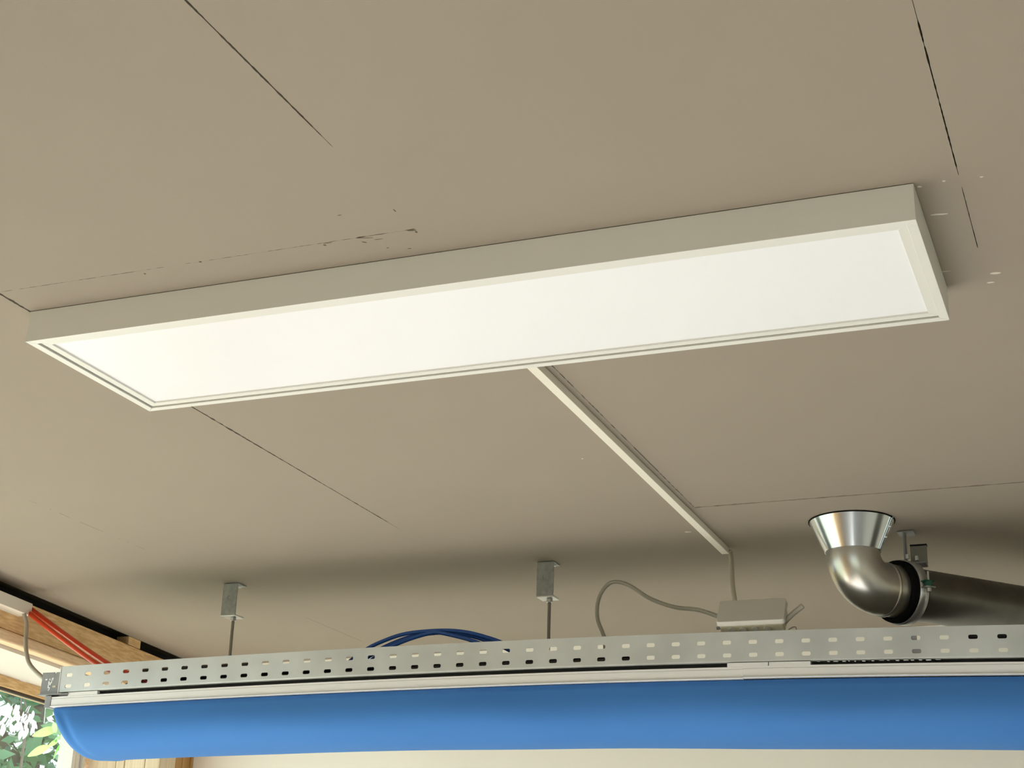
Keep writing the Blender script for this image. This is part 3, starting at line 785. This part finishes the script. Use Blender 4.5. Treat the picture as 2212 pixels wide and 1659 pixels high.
def cable(name, pts, r_, material, label, group=None, n=10):
    return tag(link(name, MB().tube(spline(pts, n), r_, 12), material), label, 'cable', group)
cable('cable', [(0.6085, 1.5125, -0.0070), (0.6120, 1.5150, -0.0130), (0.6220, 1.480, -0.050), (0.6430, 1.400, -0.112), (0.6620, 1.3440, -0.1640)], 0.0048, M['cable_cream'],
      'grey cable dropping from the end of the ceiling trunking to the junction box')
cable('cable', [(0.360, 1.450, -0.240), (0.357, 1.45, -0.191), (0.342, 1.45, -0.150), (0.343, 1.45, -0.112), (0.358, 1.45, -0.084), (0.380, 1.45, -0.074), (0.412, 1.45, -0.084), (0.458, 1.442, -0.115), (0.516, 1.425, -0.140), (0.575, 1.385, -0.157), (0.641, 1.335, -0.188)], 0.0042, M['cable_grey'],
      'grey cable looping up out of the tray and over to the junction box')
for k, (dx, dy, dz, kx) in enumerate([(0, 0, 0, 1.0), (0.028, -0.012, -0.006, 0.90), (0.016, 0.010, -0.003, 0.97)]):
    a_ = [(-0.235, -0.255), (-0.200, -0.222), (-0.162, -0.199), (-0.125, -0.1845), (-0.085, -0.1735), (-0.040, -0.1690), (0.020, -0.1690), (0.065, -0.1745), (0.105, -0.1850), (0.150, -0.2010), (0.195, -0.225), (0.23, -0.255)]
    bc_ = cable('blue_cable', [(0.0 + (x + 0.0) * kx + dx * (1 if x < 0 else -0.4), 1.40 + dy, z + dz - (0.004 if k == 1 and abs(x) > 0.05 else 0)) for x, z in a_], 0.0042, M['cable_blue'],
          ('uppermost and widest blue cable arching above the middle of the tray', 'lowest blue cable, the inner arc of the three above the tray', 'blue cable between the inner and the outer arc above the tray')[k], 'blue cables above the tray')
# contents of the tray, seen through the slots
def run(name, x0_, x1_, y_, zrel, r_, material, label, group):
    pts_ = []
    n_ = max(2, int((x1_ - x0_) / 0.08))
    for i in range(n_ + 1):
        x = x0_ + (x1_ - x0_) * i / n_
        pts_.append((x, y_ + 0.002 * math.sin(7 * x + y_ * 40), ZBt + 0.0014 + r_ + zrel + bow(x) + 0.0003))
    return tag(link(name, MB().tube(spline(pts_, 2), r_, 12), material), label, 'cable', group)
gb = 'black cables lying in the left part of the tray'
lb = 'black cable lying in the left part of the perforated tray, seen through its slots'
for (y_, zr, r_) in ((1.335, 0.0, 0.0085), (1.357, 0.0, 0.0085), (1.379, 0.0, 0.0085), (1.346, 0.0172, 0.0085), (1.368, 0.0172, 0.0085), (1.357, 0.0344, 0.0085)):
    run('black_cable', -0.725, -0.43 if zr > 0.03 else -0.10, y_, zr, r_, M['cable_black'], lb, gb)
run('black_cable', -0.335, -0.12, 1.400, 0.0172, 0.0105, M['cable_black'], 'thick black cable at mid height in the tray below the left hanger', None)
cable('red_cable', [(-0.600, 1.318, -0.2780), (-0.640, 1.316, -0.2740), (-0.660, 1.316, -0.2690), (-0.680, 1.318, -0.2640), (-0.72, 1.322, -0.2760)], 0.0030, M['cable_red'], 'thin red cable inside the left end of the tray')
run('red_cable', -0.27, -0.14, 1.345, 0.0364, 0.003, M['cable_red'], 'thin red cable resting on the black cables left of the blue arcs', None)
gm = 'dark cables lying along the middle of the tray'
lm_ = 'dark cable lying along the middle of the perforated tray'
for (y_, zr, r_) in ((1.345, 0.0, 0.0110), (1.370, 0.0, 0.0110), (1.3575, 0.0185, 0.0080)):
    run('black_cable', -0.095, 0.47, y_, zr, r_, M['cable_black'] if zr else M['cable_black'], lm_, gm)
run('grey_cable', -0.70, 0.45, 1.320, 0.0, 0.0060, M['cable_grey'], 'grey cable lying along the front of the tray floor', None)
run('black_cable', 1.060, 1.9, 1.355, 0.0410, 0.0068, M['cable_black'], 'thick black cable in the tray below the straight duct', None)

# ------------------------------------------------------------------ left wall services
dz_ = 0.0
dk = MB()
lw(dk, YF + 1.0, 1.465, -0.040, -0.0005, -0.0665, -0.0365)
dk_o = tag(link('wall_trunking', dk, M['trunk'], None, 0.001), 'cream square trunking along the top of the wooden left wall', 'trunking')
cable('cable', [(-1.122, 1.439, -0.0660), (-1.108, 1.437, -0.095), (-1.090, 1.420, -0.137), (-1.070, 1.405, -0.172), (-1.045, 1.390, -0.200), (-1.005, 1.370, -0.225), (-0.955, 1.350, -0.250), (-0.90, 1.345, -0.272)], 0.0050, M['cable_grey'],
      'beige cable hanging from the wall trunking down to the left end of the tray')
for k, (a_, b_) in enumerate([((-1.128, 1.475, -0.049), (-0.836, 1.40, -0.2035)), ((-1.132, 1.461, -0.0562), (-0.8540, 1.387, -0.2070))]):
    a_, b_ = Vector(a_), Vector(b_)
    d2 = (b_ - a_)
    tag(link('conduit', MB().tube(spline([a_ - d2 * 0.05, a_, a_ + d2 * 0.5 + Vector((0, 0, -0.002)), b_, b_ + d2 * 0.22 + Vector((0.02, 0, 0.0))], 8), 0.0056, 12), M['conduit_red']),
        ('upper' if k == 0 else 'lower') + ' of the two orange red conduits slanting from the wooden wall into the tray', 'conduit')

# ------------------------------------------------------------------ garden outside the window
def leaf_mesh(name, L_, W_, mat_, curl=0.2, n=6):
    mb = MB()
    vs_, fs_ = [], []
    for i in range(n + 1):
        t = i / n
        w_ = W_ * math.sin(math.pi * min(1, t * 0.92 + 0.04)) ** 0.8 * (1 - 0.35 * t)
        z = -curl * L_ * t * t
        vs_ += [(L_ * t, -w_, z + 0.15 * w_), (L_ * t, 0, z), (L_ * t, w_, z + 0.15 * w_)]
    for i in range(n):
        a = i * 3
        fs_ += [(a, a + 3, a + 4, a + 1), (a + 1, a + 4, a + 5, a + 2)]
    me = bpy.data.meshes.new(name)
    me.from_pydata(vs_, [], fs_)
    me.polygons.foreach_set('use_smooth', [True] * len(fs_))
    me.materials.append(mat_)
    return me
def place(name, me, parent, loc, direction, roll=0.0, sc=1.0):
    o = bpy.data.objects.new(name, me)
    C.objects.link(o)
    o.parent = parent
    o.location = Vector((loc[0], loc[1], loc[2] + H)) - parent.location
    d = Vector(direction).normalized()
    q = d.to_track_quat('X', 'Z')
    o.rotation_mode = 'QUATERNION'
    from mathutils import Quaternion
    q2 = q @ Quaternion((1, 0, 0), roll)
    o.rotation_quaternion = q2
    o.scale = (sc, sc, sc)
    return o
G0 = Vector(CAM)
def gray(px, py, dist):                # a place in the garden seen past the window's edge, dist metres from the viewpoint
    d = fwd + r2 * ((px - 1106) / F_PX) - u2 * ((py - 829.5) / F_PX)
    return G0 + d * dist

# bushy tree in the background
tc_ = gray(70, 1575, 8.2)
tree = thing('tree', (tc_.x, tc_.y, -H - 0.08), 'dark green leafy tree behind the window', 'tree')
link('trunk', MB().tube([(tc_.x, tc_.y, -H - 0.08), (tc_.x + 0.05, tc_.y, -1.2), (tc_.x - 0.03, tc_.y + 0.05, 0.2), (tc_.x, tc_.y, 1.2)], [0.09, 0.075, 0.05, 0.02], 10), M['bark'], tree)
for k in range(6):
    a = k * 1.1
    link('branch', MB().tube([(tc_.x, tc_.y, -0.6 + 0.2 * k), (tc_.x + 0.5 * math.cos(a), tc_.y + 0.5 * math.sin(a), -0.1 + 0.25 * k), (tc_.x + 1.0 * math.cos(a), tc_.y + 1.0 * math.sin(a), 0.1 + 0.3 * k)], [0.035, 0.022, 0.008], 8), M['bark'], tree)
fo = MB()
for k in range(4300):
    while True:
        p = Vector((rnd.uniform(-1, 1), rnd.uniform(-1, 1), rnd.uniform(-1, 1)))
        if 0.35 < p.length < 1: break
    c_ = tc_ + Vector((p.x * 1.25, p.y * 1.25, p.z * 1.05 + 0.25))
    a = Vector((rnd.uniform(-1, 1), rnd.uniform(-1, 1), rnd.uniform(-0.8, 0.4))).normalized()
    b_ = a.cross(Vector((rnd.uniform(-1, 1), rnd.uniform(-1, 1), rnd.uniform(-1, 1)))).normalized()
    l_ = rnd.uniform(0.04, 0.08)
    fo.add([c_ - a * l_, c_ + b_ * l_ * 0.45, c_ + a * l_, c_ - b_ * l_ * 0.45], [(0, 1, 2, 3)])
fo_o = link('foliage', fo, M['leaf'], tree)
fo_o['kind'] = 'stuff'

# white flower clusters nearer to the window
petal = leaf_mesh('petal', 0.042, 0.0115, M['petal'], 0.12)
fc = gray(45, 1555, 6.4)
shrub = thing('flowering_shrub', (fc.x, fc.y, -H - 0.08), 'shrub with drooping white blossom clusters outside the window', 'shrub')
link('stem', MB().tube([(fc.x - 0.1, fc.y + 0.2, -H - 0.08), (fc.x - 0.12, fc.y + 0.2, -0.9), (fc.x - 0.05, fc.y + 0.1, 0.1), tuple(gray(47, 1500, 6.45)), tuple(gray(45, 1535, 6.4))], [0.010, 0.008, 0.005, 0.003, 0.002], 8), M['bark'], shrub)
for (cx_, cy_, rx_, ry_, n_) in [(33, 1545, 26, 28, 26), (68, 1555, 14, 26, 14), (14, 1568, 16, 16, 8), (52, 1578, 14, 12, 5)]:
    for k in range(n_):
        a = rnd.uniform(0, 2 * math.pi); q = math.sqrt(rnd.random())
        p = gray(cx_ + rx_ * q * math.cos(a), cy_ + ry_ * q * math.sin(a) - 8, 6.4 + rnd.uniform(-0.06, 0.06))
        d = -r2 * (0.6 * (1 - (cx_ - 20) / 60)) - u2 * 1.0 + Vector((rnd.uniform(-.5, .5), rnd.uniform(-.5, .5), rnd.uniform(-.2, .2)))
        place('petal', petal, shrub, p, d, rnd.uniform(0, 6.28), rnd.uniform(0.7, 1.15))
# lime green leaves of a young plant close to the window frame
lf = leaf_mesh('leaf', 0.115, 0.026, M['leaf_lime'], 0.08, 8)
lp = gray(135, 1625, 5.2)
young = thing('young_tree', (lp.x, lp.y, -H - 0.08), 'young plant with bright lime green leaves beside the window frame', 'plant')
link('stem', MB().tube([(lp.x, lp.y, -H - 0.08), (lp.x + 0.03, lp.y, -1.2), tuple(gray(150, 1720, 5.2)), tuple(gray(130, 1600, 5.2))], [0.010, 0.008, 0.005, 0.003], 8), M['leaf_lime'], young)
for (x0_, y0_, x1_, y1_) in [(124, 1575, 68, 1588), (108, 1612, 58, 1632), (128, 1600, 100, 1612), (140, 1600, 122, 1640), (128, 1620, 148, 1645), (118, 1598, 150, 1590), (135, 1640, 140, 1665), (122, 1582, 112, 1560), (132, 1608, 112, 1640), (126, 1612, 150, 1622), (130, 1632, 118, 1662)]:
    a_ = gray(x0_, y0_, 5.2); b_ = gray(x1_, y1_, 5.15)
    place('leaf', lf, young, a_, b_ - a_, 1.1, (b_ - a_).length / 0.115)
